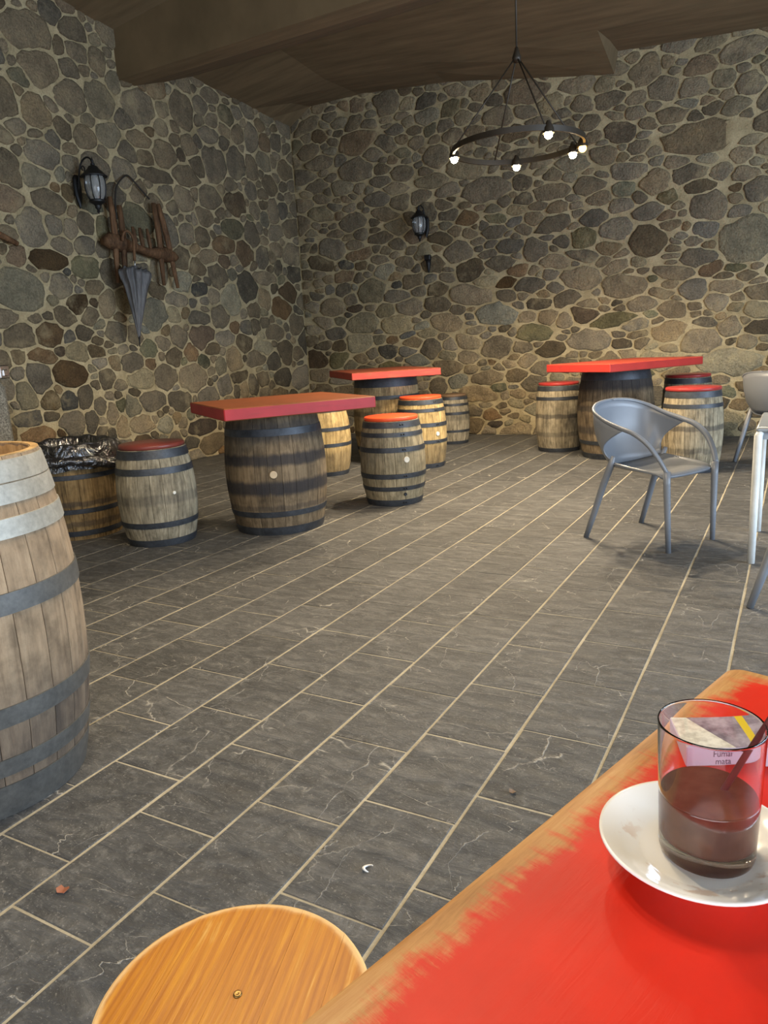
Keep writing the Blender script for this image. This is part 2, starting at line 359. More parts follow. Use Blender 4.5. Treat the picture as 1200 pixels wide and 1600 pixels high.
def rubble(spec, u0, u1, v1, seed, aspect, sizes, to3d, nrm, wall, flush):
    rng = np.random.default_rng(seed)
    A = [] # u v rx ry rot kind
    for t in spec.split('|'):
        a = t.split(); A.append([float(a[0]), float(a[1]), float(a[2])*1.04, float(a[3])*1.04, rng.normal(0, .10), a[4]])
    arr = [[p[0], p[1], p[2], p[3], p[4]] for p in A]; kinds = [p[5] for p in A]
    def dist(P, E):
        # approx signed distance of points (n,2) to ellipses (m,5): (n,m)
        d = P[:, None, :]-E[None, :, :2]; c, s = np.cos(E[:, 4]), np.sin(E[:, 4])
        x = d[..., 0]*c+d[..., 1]*s; y = -d[..., 0]*s+d[..., 1]*c
        q = np.sqrt((x/E[:, 2])**2+(y/E[:, 3])**2)
        return (q-1)*np.sqrt(E[:, 2]*E[:, 3])
    for r, tries in sizes:
        for _ in range(tries):
            rr = r*rng.uniform(.85, 1.2); asp = aspect*rng.uniform(.7, 1.35)
            p = np.array([[rng.uniform(u0, u1), rng.uniform(.02, v1)]])
            rx, ry = rr*math.sqrt(asp), rr/math.sqrt(asp)
            E = np.array(arr)
            E = E[(np.abs(E[:, 0]-p[0, 0]) < 1.0) & (np.abs(E[:, 1]-p[0, 1]) < .9)]
            if len(E):
                an = np.arange(8)*pi/4
                ring = p+np.c_[np.cos(an)*rx, np.sin(an)*ry]
                if dist(p, E).min() < rr*.66 or dist(ring, E).min() < -rr*.26: continue
            arr.append([p[0, 0], p[0, 1], rx, ry, rng.normal(0, .16)])
            kinds.append(rng.choice(list('nnnnnddlbgB'), p=[.14]*5+[.08, .07, .08, .05, .05-.02, -.01+.0]) if False else rng.choice(['n', 'd', 'l', 'b', 'g', 'B'], p=[.62, .15, .13, .04, .03, .03]))
    E = np.array(arr); N = len(E); nd = 18
    R0 = np.sqrt(E[:, 2]*E[:, 3])
    out = []
    for i in range(N):
        near = [j for j in np.where((np.abs(E[:, 0]-E[i, 0]) < E[i, 2]+E[:, 2]+.25) & (np.abs(E[:, 1]-E[i, 1]) < E[i, 3]+E[:, 3]+.25))[0] if j != i]
        Ei = E[i:i+1]; En = E[near]
        c, s = math.cos(E[i, 4]), math.sin(E[i, 4])
        gap = .006+.010*rng.random(); cap = R0[i]*.62; ex_p = rng.uniform(2.4, 5.5)
        ph = rng.uniform(0, 2*pi); T = np.linspace(.45, 2.1, 56); pts = []
        for k in range(nd):
            a = 2*pi*(k+.3*rng.uniform(-1, 1))/nd
            dx, dy = math.cos(a)*E[i, 2], math.sin(a)*E[i, 3]
            # superellipse push for blockier stones
            sq = 1/((abs(math.cos(a))**ex_p+abs(math.sin(a))**ex_p)**(1/ex_p))
            dx, dy = dx*sq, dy*sq
            P = np.c_[E[i, 0]+T*(dx*c-dy*s), E[i, 1]+T*(dx*s+dy*c)]
            Di = dist(P, Ei)[:, 0]; ok = Di < cap*(1+.5*math.sin(3*a+ph))
            if len(near): ok &= Di+gap < dist(P, En).min(1)
            bad = np.where(~ok)[0]; t = T[max((bad[0] if len(bad) else len(T))-1, 0)]
            pts.append([(E[i, 0]+t*(dx*c-dy*s)), (E[i, 1]+t*(dx*s+dy*c))])
        pts = np.array(pts)
        # soften isolated spikes, then roughen
        pts = .78*pts+.11*np.roll(pts, 1, 0)+.11*np.roll(pts, -1, 0)
        pts += rng.normal(0, .048, pts.shape)*R0[i]
        pts[:, 0] = np.clip(pts[:, 0], u0, u1); pts[:, 1] = np.clip(pts[:, 1], .004, v1)
        ctr = pts.mean(0); ar = .5*abs(np.sum(pts[:, 0]*np.roll(pts[:, 1], -1)-pts[:, 1]*np.roll(pts[:, 0], -1)))
        if ar < .0012: continue
        h = flush*rng.uniform(.5, 1.5); tilt = rng.normal(0, .06, 2)
        V = []
        for q, (sc, hh) in enumerate(((1.0, -.010), (.965, .62), (.82, 1.0))):
            for p in pts:
                d = (p-ctr)*sc
                z = hh if hh < 0 else h*hh+(d@tilt)*.25+rng.normal(0, .0025)
                V.append(to3d(ctr[0]+d[0], ctr[1]+d[1], max(z, -.012)))
        F = []
        for q in range(2):
            for k in range(nd): F.append((q*nd+k, q*nd+(k+1) % nd, (q+1)*nd+(k+1) % nd, (q+1)*nd+k))
        F.append(tuple(2*nd+k for k in range(nd)))
        if nrm < 0: F = [f[::-1] for f in F]
        base = np.array(TINT[kinds[i]], float)*rng.uniform(.84, 1.14)+rng.normal(0, 1)*np.array((3, 0, -4))
        hi = min(max((ctr[1]-1.9)/1.6, 0), 1)*.45      # haze painted into higher courses: tints drawn toward one mean stone colour
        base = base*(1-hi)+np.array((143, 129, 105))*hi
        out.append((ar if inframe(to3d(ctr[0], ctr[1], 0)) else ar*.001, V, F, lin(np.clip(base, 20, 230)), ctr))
    out.sort(key=lambda q: -q[0])
    def setcol(me, cols):
        at = me.color_attributes.new('tint', 'FLOAT_COLOR', 'POINT')
        at.data.foreach_set('color', np.array(cols, dtype=np.float32).ravel())
    for ar, V, F, c, ctr in out[:300]:
        o3 = np.array(to3d(ctr[0], ctr[1], 0))
        me = mesh('stone', [tuple(np.array(p)) for p in V], F, M['stone'], True)
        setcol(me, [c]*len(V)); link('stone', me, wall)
    mb = MB(); cols = []
    for ar, V, F, c, ctr in out[300:]:
        mb.add(V, F); cols += [c]*len(V)
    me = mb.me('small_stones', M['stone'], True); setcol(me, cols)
    o = link('small_stones', me, wall); o['kind'] = 'stuff'
    return len(out)

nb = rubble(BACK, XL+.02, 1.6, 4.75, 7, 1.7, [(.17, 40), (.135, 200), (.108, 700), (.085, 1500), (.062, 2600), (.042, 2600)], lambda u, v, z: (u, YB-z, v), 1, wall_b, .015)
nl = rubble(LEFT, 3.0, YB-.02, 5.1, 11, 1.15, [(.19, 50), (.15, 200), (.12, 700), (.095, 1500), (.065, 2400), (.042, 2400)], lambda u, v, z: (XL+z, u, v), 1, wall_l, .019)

# ---------------------------------------------------------------- slate floor tiles
TW, TL, GR = .2815, .4005, .0135
off = {0: .325, 1: .125, 2: .38, 3: .25, 4: .07, 5: .235, 6: .08, 7: .30, 8: .055, 9: .23, 10: .02}
rt = random.Random(3)
tiles = []
for kcol in range(-17, 24):
    x1 = -.165-TW*kcol; x0 = x1-TW          # column kcol lies between x0 and x1
    oy = off.get(kcol, rt.random()*TL)
    for j in range(-7, 26):
        y0 = oy+j*TL; y1 = y0+TL
        if y1 < YF+.05 or y0 > YB+.1 or x0 > XR or x1 < XL-.05: continue
        tiles.append(((x0+x1)/2, (y0+y1)/2))
hx, hy = (TW-.0105)/2, (TL-.0062)/2; bv = .0022
def tile_mesh(sd):
    r = random.Random(sd); V = []
    jx = [r.uniform(-.0018, .0018) for _ in range(8)]
    for q, (ins, z) in enumerate(((0, -.006), (0, -.0018), (bv, 0))):
        for i, (sx, sy) in enumerate(((-1, -1), (1, -1), (1, 1), (-1, 1))):
            V.append((sx*(hx-ins)+jx[i], sy*(hy-ins)+jx[4+i], z+(r.uniform(-.0006, .0006) if q else 0)))
    F = [(q*4+i, q*4+(i+1) % 4, q*4+4+(i+1) % 4, q*4+4+i) for q in range(2) for i in range(4)]+[(8, 9, 10, 11)]
    return V, F
tms = []
for s_ in range(8):
    v_, f_ = tile_mesh(s_); me = mesh('tile', v_, f_, M['slate'])
    at = me.color_attributes.new('tint', 'FLOAT_COLOR', 'POINT'); at.data.foreach_set('color', [1.0]*4*len(v_)); tms.append((me, v_, f_))
vis = sorted([t for t in tiles if inframe((t[0], t[1], 0), 60)], key=lambda t: t[0]**2+t[1]**2)
near = vis[:300]; ns = set(near)
for i, (x, y) in enumerate(near):
    link('tile', tms[i % 8][0], FLOOR, (x, y, 0), (0, 0, pi if i % 3 == 0 else 0))
mb = MB(); cols = []
for i, (x, y) in enumerate(t for t in tiles if t not in ns):
    me, v_, f_ = tms[i % 8]; mb.add([(a+x, b_+y, c) for a, b_, c in v_], f_); g_ = rt.uniform(.85, 1.15); cols += [g_, g_, g_, 1]*len(v_)
me = mb.me('far_tiles', M['slate']); at = me.color_attributes.new('tint', 'FLOAT_COLOR', 'POINT'); at.data.foreach_set('color', cols)
link('far_tiles', me, FLOOR)['kind'] = 'stuff'

# ---------------------------------------------------------------- barrels
def prof(r0, rb, r1, h):
    def f(z):
        t = min(max(z/h, 0), 1); s = r0 if t < .5 else r1
        return s+(rb-s)*(1-(2*t-1)**2)
    return f

def barrel_body(root, r0, rb, r1, h, n, wood, hoops, hoopmat, thick=.024, seed=0, bungs=(), rivet_at=None, z0=0., z1=None, gone=()):
    f = prof(r0, rb, r1, h); z1 = h if z1 is None else z1
    segs = 12; V = []; F = []; da = pi/n
    for i in range(segs+1):
        z = z0+(z1-z0)*i/segs; r = f(z)
        e = da-.0009/r
        for a, rr in ((-e, r-.0012), (-e*.93, r), (0, r), (e*.93, r), (e, r-.0012), (e, r-thick), (-e, r-thick)):
            V.append((rr*cos(a), rr*sin(a), z))
    K = 7
    for i in range(segs):
        for k in range(K): F.append((i*K+k, i*K+(k+1) % K, (i+1)*K+(k+1) % K, (i+1)*K+k))
    F.append(tuple(range(K))[::-1]); F.append(tuple(segs*K+k for k in range(K)))
    me = mesh('stave', V, F, wood)
    rr_ = random.Random(seed); ph = rr_.random()*6
    for k in range(n):
        link('stave', me, root, rot=(0, 0, ph+2*pi*k/n))
    for hp in hoops:
        a, b_ = hp[0], hp[1]; hm = hp[2] if len(hp) > 2 else hoopmat
        P = [(f(a)+.0005, a), (f(a)+.004, a+.001)]+[(f(a+(b_-a)*t)+.0042, a+(b_-a)*t) for t in (.25, .5, .75)]+[(f(b_)+.004, b_-.001), (f(b_)+.0005, b_)]
        ho = autosmooth(MB().lathe(P, 48, cap=False).build('hoop', hm, root), 35)
        if rivet_at is not None:
            for da_ in (-.045, .045):
                zc = (a+b_)/2; r = f(zc)+.0055; an = rivet_at+da_*.22/r
                MB().sphere((r*cos(an), r*sin(an), zc), .0075, 8, 4).build('rivet', M['rivet'], ho, True)
    for (an, z, rad, mt) in bungs:
        r = f(z)
        q = Vector((cos(an), sin(an), 0)).to_track_quat('Z', 'Y').to_euler()
        autosmooth(MB().lathe([(rad, -.01), (rad, .004), (rad*.88, .007), (rad*.3, .0065), (1e-6, .0065)], 20).build('bung', mt, root, loc=(r*cos(an), r*sin(an), z), rot=q))
    return f
M['rivet'] = plain('rivet_steel', (40, 42, 46), .4, .5)
M['bung'] = plain('pale_bung_wood', (196, 176, 146), .7)
M['bungw'] = plain('white_bung', (225, 220, 205), .6)

def disc(root, name, r, z0, z1, mat, bev=.006, n=48):
    return autosmooth(MB().lathe([(1e-5, z0), (r-bev, z0), (r, z0+bev), (r, z1-bev), (r-bev, z1), (1e-5, z1)], n).build(name, mat, root), 50)

W_grey = m_barrelwood('weathered_grey_oak', (144, 134, 112), (176, 166, 142), (94, 86, 72), [(.33, .035, .35)])
W_tabA = m_barrelwood('stained_table_oak', (112, 97, 76), (134, 118, 94), (76, 65, 50), [(.535, .04, .85), (.34, .05, .9), (.20, .02, .4), (.73, .07, .6)])
W_tabB = m_barrelwood('table_oak_tan', (160, 138, 100), (184, 164, 124), (92, 78, 56), [(.55, .03, .5), (.33, .03, .5)])
W_tabF = m_barrelwood('dim_table_oak', (120, 104, 82), (150, 134, 108), (70, 60, 48), [(.52, .03, .6), (.30, .04, .6), (.78, .09, .85)])
W_stB = m_barrelwood('grey_stool_oak', (140, 128, 102), (172, 158, 128), (92, 82, 64))
W_stC = m_barrelwood('honey_stool_oak', (186, 158, 106), (208, 184, 132), (120, 98, 62), [(.12, .14, .45)])
W_stE = m_barrelwood('dusty_stool_oak', (146, 134, 110), (178, 166, 140), (84, 76, 62), [(.40, .025, .6), (.2, .025, .4)])
W_big = m_barrelwood('large_cask_oak', (146, 124, 98), (164, 142, 114), (120, 101, 79), [(.08, .30, .55)])  # broad zone: staves darker towards the bottom
W_bin = m_barrelwood('brown_bin_oak', (122, 100, 66), (146, 124, 86), (70, 56, 36), [(.27, .02, .6), (.12, .02, .5)])
W_fresh = m_barrelwood('cut_oak_rim', (196, 160, 108), (212, 180, 130), (150, 116, 72))
P_stool_bright = m_paint('orange_red_seat_paint', (222, 84, 48), (190, 90, 50), (4, 4, 4), .72, .35, .92)
P_stool_dark = m_paint('wine_red_seat_paint', (118, 58, 50), (96, 52, 40), (4, 4, 4), .66, .3, .8)
P_stool_red = m_paint('red_seat_paint', (156, 52, 50), (130, 54, 46), (4, 4, 4), .68, .3, .85)
P_tabA = m_paint('worn_red_table_paint', (128, 70, 40), (100, 62, 36), (2, 24, 6), .50, .5, .8)
P_sideA = m_paint('red_edge_paint', (156, 44, 48), (120, 46, 42), (2, 6, 24), .56, .5, .8)
P_sideB = m_paint('scuffed_red_edge_paint', (172, 62, 48), (136, 84, 58), (3, 6, 24), .52, .5, .85)
P_sideF = m_paint('bright_red_edge_paint', (172, 52, 46), (136, 52, 48), (3, 6, 24), .58, .5, .85)
P_tabB = m_paint('faded_red_table_paint', (126, 62, 42), (108, 70, 46), (2, 24, 6), .54, .45, .8)
P_tabF = m_paint('bright_red_table_paint', (172, 66, 50), (146, 76, 56), (2, 24, 6), .58, .4, .85)

def barrel_stool(label, loc, r0, rb, r1, h, wood, lidmat, hoops, lid_r=None, rz=0, **k):
    t = thing('barrel_stool', label, 'stool', (loc[0], loc[1], 0), rz, 'small barrel stools')
    lt = .030
    f = barrel_body(t, r0, rb, r1, h-lt, 20, wood, hoops, M['hoop'], **k)
    disc(t, 'seat', (lid_r or r1+.004), h-lt, h, lidmat)
    disc(t, 'head', r0-.03, .03, .045, wood)
    return t

hz = lambda h: [(0, .045), (h*.16, h*.16+.032), (h*.30, h*.30+.032), (h*.60, h*.60+.034), (h*.80, h*.80+.032), (h-.03-.05, h-.03)]
barrel_stool('grey barrel stool with flat wine red lid, standing beside the bin bag barrel', (-3.90, 3.69), .225, .272, .226, .695, W_grey, P_stool_dark,
             [(0, .05), (.135, .175), (.50, .545), (.605, .662)], seed=1, lid_r=.222, bungs=[(-.35, .37, .012, M['bungw'])])
barrel_stool('barrel stool with bright orange-red lid, in front of the honey coloured one', (-2.87, 5.29), .222, .268, .222, .705, W_stB, P_stool_bright,
             [(0, .05), (.125, .16), (.225, .265), (.435, .475), (.555, .59), (.625, .672)], seed=2, rivet_at=-.72, bungs=[(-.66, .375, .024, M['bungw']), (-.72, .095, .014, M['rivet'])], lid_r=.218)
barrel_stool('honey coloured barrel stool with red lid, between the orange-lidded stool and the wall', (-3.42, 6.97), .222, .262, .224, .735, W_stC, P_stool_bright,
             [(0, .05), (.26, .295), (.43, .47), (.58, .615), (.655, .703)], seed=3, rivet_at=-.45, bungs=[(-.45, .355, .022, M['bungw'])], lid_r=.218)
barrel_stool('small barrel stool with plain brown top set against the far stone wall', (-3.83, 8.72), .185, .215, .185, .62, W_grey, plain('brown_stool_top', (112, 88, 64), .7),
             [(0, .04), (.15, .18), (.37, .405), (.48, .51), (.555, .592)], seed=4, lid_r=.178)
barrel_stool('barrel stool with red lid at the left of the right-hand red table', (-2.33, 8.27), .222, .258, .224, .76, W_stE, P_stool_red,
             [(0, .045), (.575, .61), (.675, .728)], seed=5, lid_r=.222)
barrel_stool('barrel stool with glossy red lid behind the grey chair seat', (-.81, 7.20), .222, .262, .228, .75, W_stE, P_stool_red,
             [(0, .05), (.575, .61), (.665, .718)], seed=6, lid_r=.236)
barrel_stool('barrel stool with dull red lid half hidden behind the right-hand red table', (-1.02, 8.55), .222, .258, .224, .79, W_stE, P_stool_red,
             [(0, .05), (.60, .64), (.70, .755)], seed=7, lid_r=.228)
barrel_stool('tan barrel stool mostly hidden behind the left-hand red table', (-4.22, 6.35), .215, .262, .218, .73, W_stC, P_stool_dark,
             [(0, .045), (.30, .335), (.46, .495), (.645, .695)], seed=8)

def barrel_table(label, loc, r0, rb, r1, h, wood, topmat, corner, ang, L, Wd, ztop, th, hoops, sidemat, **k):
    """corner: centre of the slab, ang: direction of the L edge"""
    t = thing('barrel_table', label, 'table', (loc[0], loc[1], 0), 0, 'barrel tables with red tops')
    barrel_body(t, r0, rb, r1, h, 24, wood, hoops, M['hoop'], **k)
    disc(t, 'head', r1-.03, h-.045, h-.02, wood)
    e1 = Vector((cos(ang), sin(ang), 0)); e2 = Vector((-sin(ang), cos(ang), 0))
    c = Vector((corner[0], corner[1], 0))-Vector((loc[0], loc[1], 0))
    o = MB().bbox((0, 0, 0), (L, Wd, th), .006).build('tabletop', topmat, t, loc=(c.x, c.y, ztop-th/2), rot=(0, 0, ang))
    o.data.materials.append(sidemat)
    for p in o.data.polygons:
        if abs(p.normal.z) < .5: p.material_index = 1
    return t

barrel_table('red slab table on a dark stained barrel with a round pale bung, at the left', (-3.30, 4.29), .31, .366, .318, .842, W_tabA, P_tabA,
             (-3.254, 4.327), .956, 1.058, 1.02, .925, .080, [(0, .06), (.135, .175), (.70, .75)], P_sideA, seed=11, bungs=[(-.98, .44, .026, M['bung'])])
barrel_table('small faded red slab table in the far corner, behind the left-hand red table', (-3.99, 7.28), .32, .375, .335, .935, W_tabB, P_tabB,
             (-4.04, 7.29), .741, .944, 1.35, 1.01, .075, [(0, .06), (.15, .19), (.70, .74), (.83, .935)], P_sideB, seed=12)
barrel_table('red slab table on a dark barrel behind the grey plastic armchair, near the back wall', (-1.64, 7.93), .32, .385, .325, .90, W_tabF, P_tabF,
             (-1.545, 7.865), 1.021, 1.3, .86, .98, .078, [(0, .06), (.15, .19), (.80, .90)], P_sideF, seed=13)

# tall open cask at the left edge
t = thing('oak_barrel', 'tall open oak cask with pale galvanised hoops at the left edge', 'barrel', (-2.198, 1.201, 0))
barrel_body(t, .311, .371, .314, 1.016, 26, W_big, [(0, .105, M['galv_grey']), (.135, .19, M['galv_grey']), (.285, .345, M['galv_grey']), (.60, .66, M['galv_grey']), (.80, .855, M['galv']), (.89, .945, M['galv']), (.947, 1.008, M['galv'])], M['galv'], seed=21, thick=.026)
autosmooth(MB().lathe([(.312, 1.0155), (.313, 1.019), (.291, 1.019), (.290, 1.0155)], 48, cap=False).build('cut_rim', W_fresh, t), 30)
disc(t, 'head', .300, .880, .900, W_fresh, .003)
autosmooth(MB().lathe([(.2925, .901), (.2895, 1.012), (.288, 1.012), (.291, .901)], 48, cap=False).build('inner_lining', W_fresh, t), 30)

# ---------------------------------------------------------------- bin barrel with black bag
bag = NT('black_bin_bag'); v = bag.coord('Object', (1, 1, .6)); n1 = bag.noise(v, 9, 4, .55, 1.4)
bag.setb(Base_Color=lin((22, 22, 25)), Roughness=.2); bag.b.inputs['Specular IOR Level'].default_value = 1.0; bag.b.inputs['Coat Weight'].default_value = .6; bag.bump(n1, .9, .05); M['bag'] = bag.m
t = thing('bin_barrel', 'brown sawn-off barrel bin lined with a black plastic bag', 'bin', (-4.70, 3.67, 0))
fb = barrel_body(t, .275, .325, .30, .80, 22, W_bin, [(.03, .07), (.20, .235), (.45, .485)], M['hoop'], seed=31, z1=.66)
rg = random.Random(5)
nA, prof_b = 72, [(.62, .18), (.60, .30), (.605, .45), (.655, .60), (.685, .645), (.672, .69), (.60, .705), (.56, .69), (.545, .66), (.54, .60)]
V = []; F = []
pr = [(.18, .42), (.25, .52), (.272, .62), (.286, .690), (.305, .705), (.325, .698), (.342, .66), (.350, .61), (.354, .57), (.356, .535)]
for i, (r, z) in enumerate(pr):
    for kk in range(nA):
        a = 2*pi*kk/nA
        wv = .006*sin(9*a+i*1.3)+.005*sin(17*a-i*2.1)+.004*sin(31*a+i)
        zz = z+(.022*sin(3*a+.7)+.012*sin(7*a))*(i/9)**2 + (.006*sin(13*a) if 2 < i < 6 else 0)
        V.append(((r+wv*(.4+.8*(i > 5)))*cos(a), (r+wv*(.4+.8*(i > 5)))*sin(a), zz))
for i in range(len(pr)-1):
    for kk in range(nA): F.append((i*nA+kk, i*nA+(kk+1) % nA, (i+1)*nA+(kk+1) % nA, (i+1)*nA+kk))
F.append(tuple(range(nA))[::-1])
bo = link('bin_bag', mesh('bin_bag', V, F, M['bag'], True), t)
# knotted tail of the bag running round to the right-hand side
pts = []; rad = []
for i in range(17):
    s_ = i/16; a = -1.9+2.60*s_; r = .366+.010*sin(s_*9)+.04*s_
    pts.append((r*cos(a), r*sin(a), .625-.125*s_**1.5+.010*sin(s_*14))); rad.append(.022+.026*s_+.006*sin(s_*23))
mb = MB().tube(pts, rad, 12); mb.v = [(x+.007*sin(60*z+40*y), y+.007*sin(55*x+30*z), z+.006*sin(70*x)) for x, y, z in mb.v]
mb.build('bag_tail', M['bag'], t, True)

# ---------------------------------------------------------------- plastic armchairs
plast = NT('grey_chair_plastic'); pv = plast.coord('Object'); plast.setb(Base_Color=lin((112, 116, 122)), Roughness=.38); plast.bump(plast.noise(pv, 300, 2), .05, .002)
M['plast'] = plast.m
def catmull(P, n):
    P = [Vector(p) for p in P]; Q = [P[0]*2-P[1]]+P+[P[-1]*2-P[-2]]; o = []
    for i in range(1, len(Q)-2):
        for k in range(n):
            t = k/n; a, b_, c, d = Q[i-1:i+3]
            o.append(.5*((2*b_)+(c-a)*t+(2*a-5*b_+4*c-d)*t*t+(3*b_-a-3*c+d)*t**3))
    o.append(P[-1]); return o
def armchair(label, O, ang, group='grey plastic armchairs'):
    """local frame: +x forward, +y to the sitter's left"""
    t = thing('plastic_armchair', label, 'chair', (O[0], O[1], 0), ang, group)
    half = [(.272, .232, .470), (.235, .255, .545), (.175, .275, .625), (.09, .288, .682), (-.01, .290, .712), (-.13, .280, .748), (-.235, .252, .795), (-.295, .155, .832), (-.312, 0, .845)]
    rim = half+[(x, -y, z) for x, y, z in half[-2::-1]]
    R_ = catmull(rim, 6)                      # 97 points
    # backrest shell: from rim (x <= 0) down to the rear of the seat
    i0 = 4*6-2; i1 = len(R_)-1-i0; top = R_[i0:i1+1]; nu = len(top); nvv = 9
    V = []; F = []
    for iu, p in enumerate(top):
        u = iu/(nu-1)*2-1; a = u*1.25
        q = Vector((-.055-.165*cos(a)**1.0 if abs(a) < 1.55 else -.055, -.235*sin(a)/sin(1.25), .452+.045*abs(u)**2))
        for j in range(nvv):
            s_ = j/(nvv-1); w = p.lerp(q, s_)
            bulge = .045*sin(pi*s_)
            cdir = Vector((w.x+.02, w.y, 0)); cdir = cdir.normalized() if cdir.length > 1e-4 else Vector((-1, 0, 0))
            w = w+cdir*bulge*(1-.5*abs(u)); V.append(w)
            if abs(u) > .6 and 0 < s_ < 1: V[-1] = V[-1]+Vector((-.085*sin(pi*s_)*(abs(u)-.6)/.4, 0, 0))
    for iu in range(nu-1):
        for j in range(nvv-1): F.append((iu*nvv+j, (iu+1)*nvv+j, (iu+1)*nvv+j+1, iu*nvv+j+1))
    o = link('backrest', mesh('backrest', V, F, M['plast'], True), t); md = o.modifiers.new('thick', 'SOLIDIFY'); md.thickness = .009; md.offset = 0
    # seat: from the shell foot to the front edge
    V2_ = []; F2 = []; ns_ = 9
    for iu in range(nu):
        u = iu/(nu-1)*2-1; q = V[iu*nvv+nvv-1]; fr = Vector((.272-.02*abs(u)**3, -.232*u, .458))
        for j in range(ns_):
            s_ = j/(ns_-1); w = q.lerp(fr, s_); w.z -= .018*sin(pi*s_)*(1-u*u) + (.016*max(0, s_-.85)/.15); V2_.append(w)
            if 0 < s_ < 1: V2_[-1].y *= 1+.05*sin(pi*s_)
    for iu in range(nu-1):
        for j in range(ns_-1): F2.append((iu*ns_+j, (iu+1)*ns_+j, (iu+1)*ns_+j+1, iu*ns_+j+1))
    o = link('seat', mesh('seat', V2_, F2, M['plast'], True), t); md = o.modifiers.new('thick', 'SOLIDIFY'); md.thickness = .014; md.offset = -1
    # rim bead: two armrests running into the back's top edge
    mid = len(R_)//2
    for seg in (R_[:mid+1], R_[mid:][::-1]):
        n_ = len(seg); rad = [.0165+.003*sin(pi*min(1, i/(n_*.6)))-.008*max(0, (i/n_-.55)/.45) for i in range(n_)]
        MB().tube(seg, rad, 10, sq=.72).build('armrest', M['plast'], t, True)
    for s_ in (1, -1):
        MB().tube([(.268, .228*s_, .475), (.270, .226*s_, .40), (.276, .219*s_, .2), (.282, .212*s_, 0)], [.0225, .021, .018, .015], 10).build('leg', M['plast'], t, True)
        MB().tube([(-.088, .250*s_, .53), (-.114, .244*s_, .47), (-.16, .248*s_, .36), (-.225, .26*s_, .16), (-.28, .27*s_, 0)], [.012, .0225, .022, .0195, .016], 10).build('leg', M['plast'], t, True)
    return t
A1 = math.atan2(-.466, .884)
armchair('grey plastic armchair standing alone on the slate floor, all four legs in view', (-.745, 4.68), A1)
armchair('grey plastic armchair cut by the right edge, near the back wall', (-.10, 7.775), 1.0)
armchair('grey plastic armchair at the right edge showing only one slanting leg', (.258, 3.57), pi/4)

# ---------------------------------------------------------------- white-legged table at the right edge
whitep = plain('white_table_paint', (226, 228, 224), .4); topgrey = plain('grey_table_top', (150, 158, 166), .3)
t = thing('cafe_table', 'grey topped table with round white legs at the right edge', 'table', (.20, 4.655, 0))
autosmooth(MB().bbox((0, 0, .722), (.745, .745, .03), .01).build('tabletop', topgrey, t))
for sx in (-1, 1):
    for sy in (-1, 1):
        MB().tube([(sx*.363, sy*.363, 0), (sx*.362, sy*.362, .35), (sx*.36, sy*.36, .69), (sx*.352, sy*.352, .708)], [.019, .020, .021, .018], 14).build('leg', whitep, t, True)
b = MB(); b.box((0, .34, .69), (.68, .02, .04)); b.box((0, -.34, .69), (.68, .02, .04)); b.box((.34, 0, .69), (.02, .68, .04)); b.box((-.34, 0, .69), (.02, .68, .04))
b.build('apron', topgrey, t)

# ---------------------------------------------------------------- foreground table
k = NT('worn_orange_red_tabletop'); v = k.coord('Object', (1, 1, 1)); sepn = k.n('ShaderNodeSeparateXYZ'); tcn = k.n('ShaderNodeTexCoord'); k.l(tcn.outputs['Object'], sepn.inputs[0])
vg = k.coord('Object', (26, 2.2, 2)); grain = k.noise(vg, 3, 8, .7, .3); streak = k.noise(k.coord('Object', (5, 60, 5)), 1.6, 6, .75); edge_n = k.noise(v, 22, 6, .7)
wood = k.ramp(grain, [(.25, lin((136, 92, 48))), (.5, lin((186, 136, 80))), (.75, lin((210, 168, 110)))])
paint = k.mix(1.0, lin((214, 36, 10)), k.ramp(k.noise(v, 9, 5), [(.3, G(.85)), (.7, G(1.05))]), 'MULTIPLY')
# bare band along the long edge at local x=-W/2 (worn by elbows) plus the far corner
ex = k.math('ADD', sepn.outputs['X'], .42); ey = k.math('SUBTRACT', .60, sepn.outputs['Y'])
dd = k.math('MINIMUM', ex, k.math('MULTIPLY', ey, 1.25))
dd = k.math('ADD', dd, k.math('MULTIPLY', k.math('SUBTRACT', edge_n, .5), .055))
dd = k.math('ADD', dd, k.math('MULTIPLY', k.math('SUBTRACT', streak, .5), .045))
bare = k.ramp(dd, [(.016, G(1)), (.036, G(0))])
sc_ = k.ramp(k.math('MULTIPLY', streak, k.noise(v, 4, 3)), [(.36, G(0)), (.42, G(.5))])
k.col(k.mix(k.math('MAXIMUM', bare, sc_), paint, wood)); k.setb(Roughness=.45); k.b.inputs['Specular IOR Level'].default_value = .22; k.bump(k.math('ADD', grain, k.math('MULTIPLY', bare, -.6)), .18, .003)
M['fgtop'] = k.m
A0 = Vector((-.242, .282)); Bc = Vector((-.050, .905)); d1 = (Bc-A0).normalized(); angt = math.atan2(d1.y, d1.x)-pi/2   # local +y runs along the long edge
ex_ = Vector((d1.y, -d1.x)); ctr = Bc+ex_*.42-d1*.60
t = thing('barrel_table', 'worn orange-red tabletop with bare wood edge carrying the coffee glass', 'table', (ctr.x, ctr.y, 0), angt)
import bmesh
bm = bmesh.new(); co = []
def rr(cx, cy, sx, sy):
    for i in range(7):
        a = pi/2*i/6; yield (cx+sx*.018*cos(a), cy+sy*.018*sin(a))
loop = list(rr(.42-.018, .60-.018, 1, 1))+list(rr(-.42+.018, .60-.018, -1, 1))[::-1]+list(rr(-.42+.018, -.60+.018, -1, -1))+list(rr(.42-.018, -.60+.018, 1, -1))[::-1]
bm.free(); nL = len(loop); V = []
for ins, z in ((0, .785), (0, .852), (.003, .858), (.008, .860)):
    for x, y in loop: V.append((x*(1-ins/.42), y*(1-ins/.60), z))
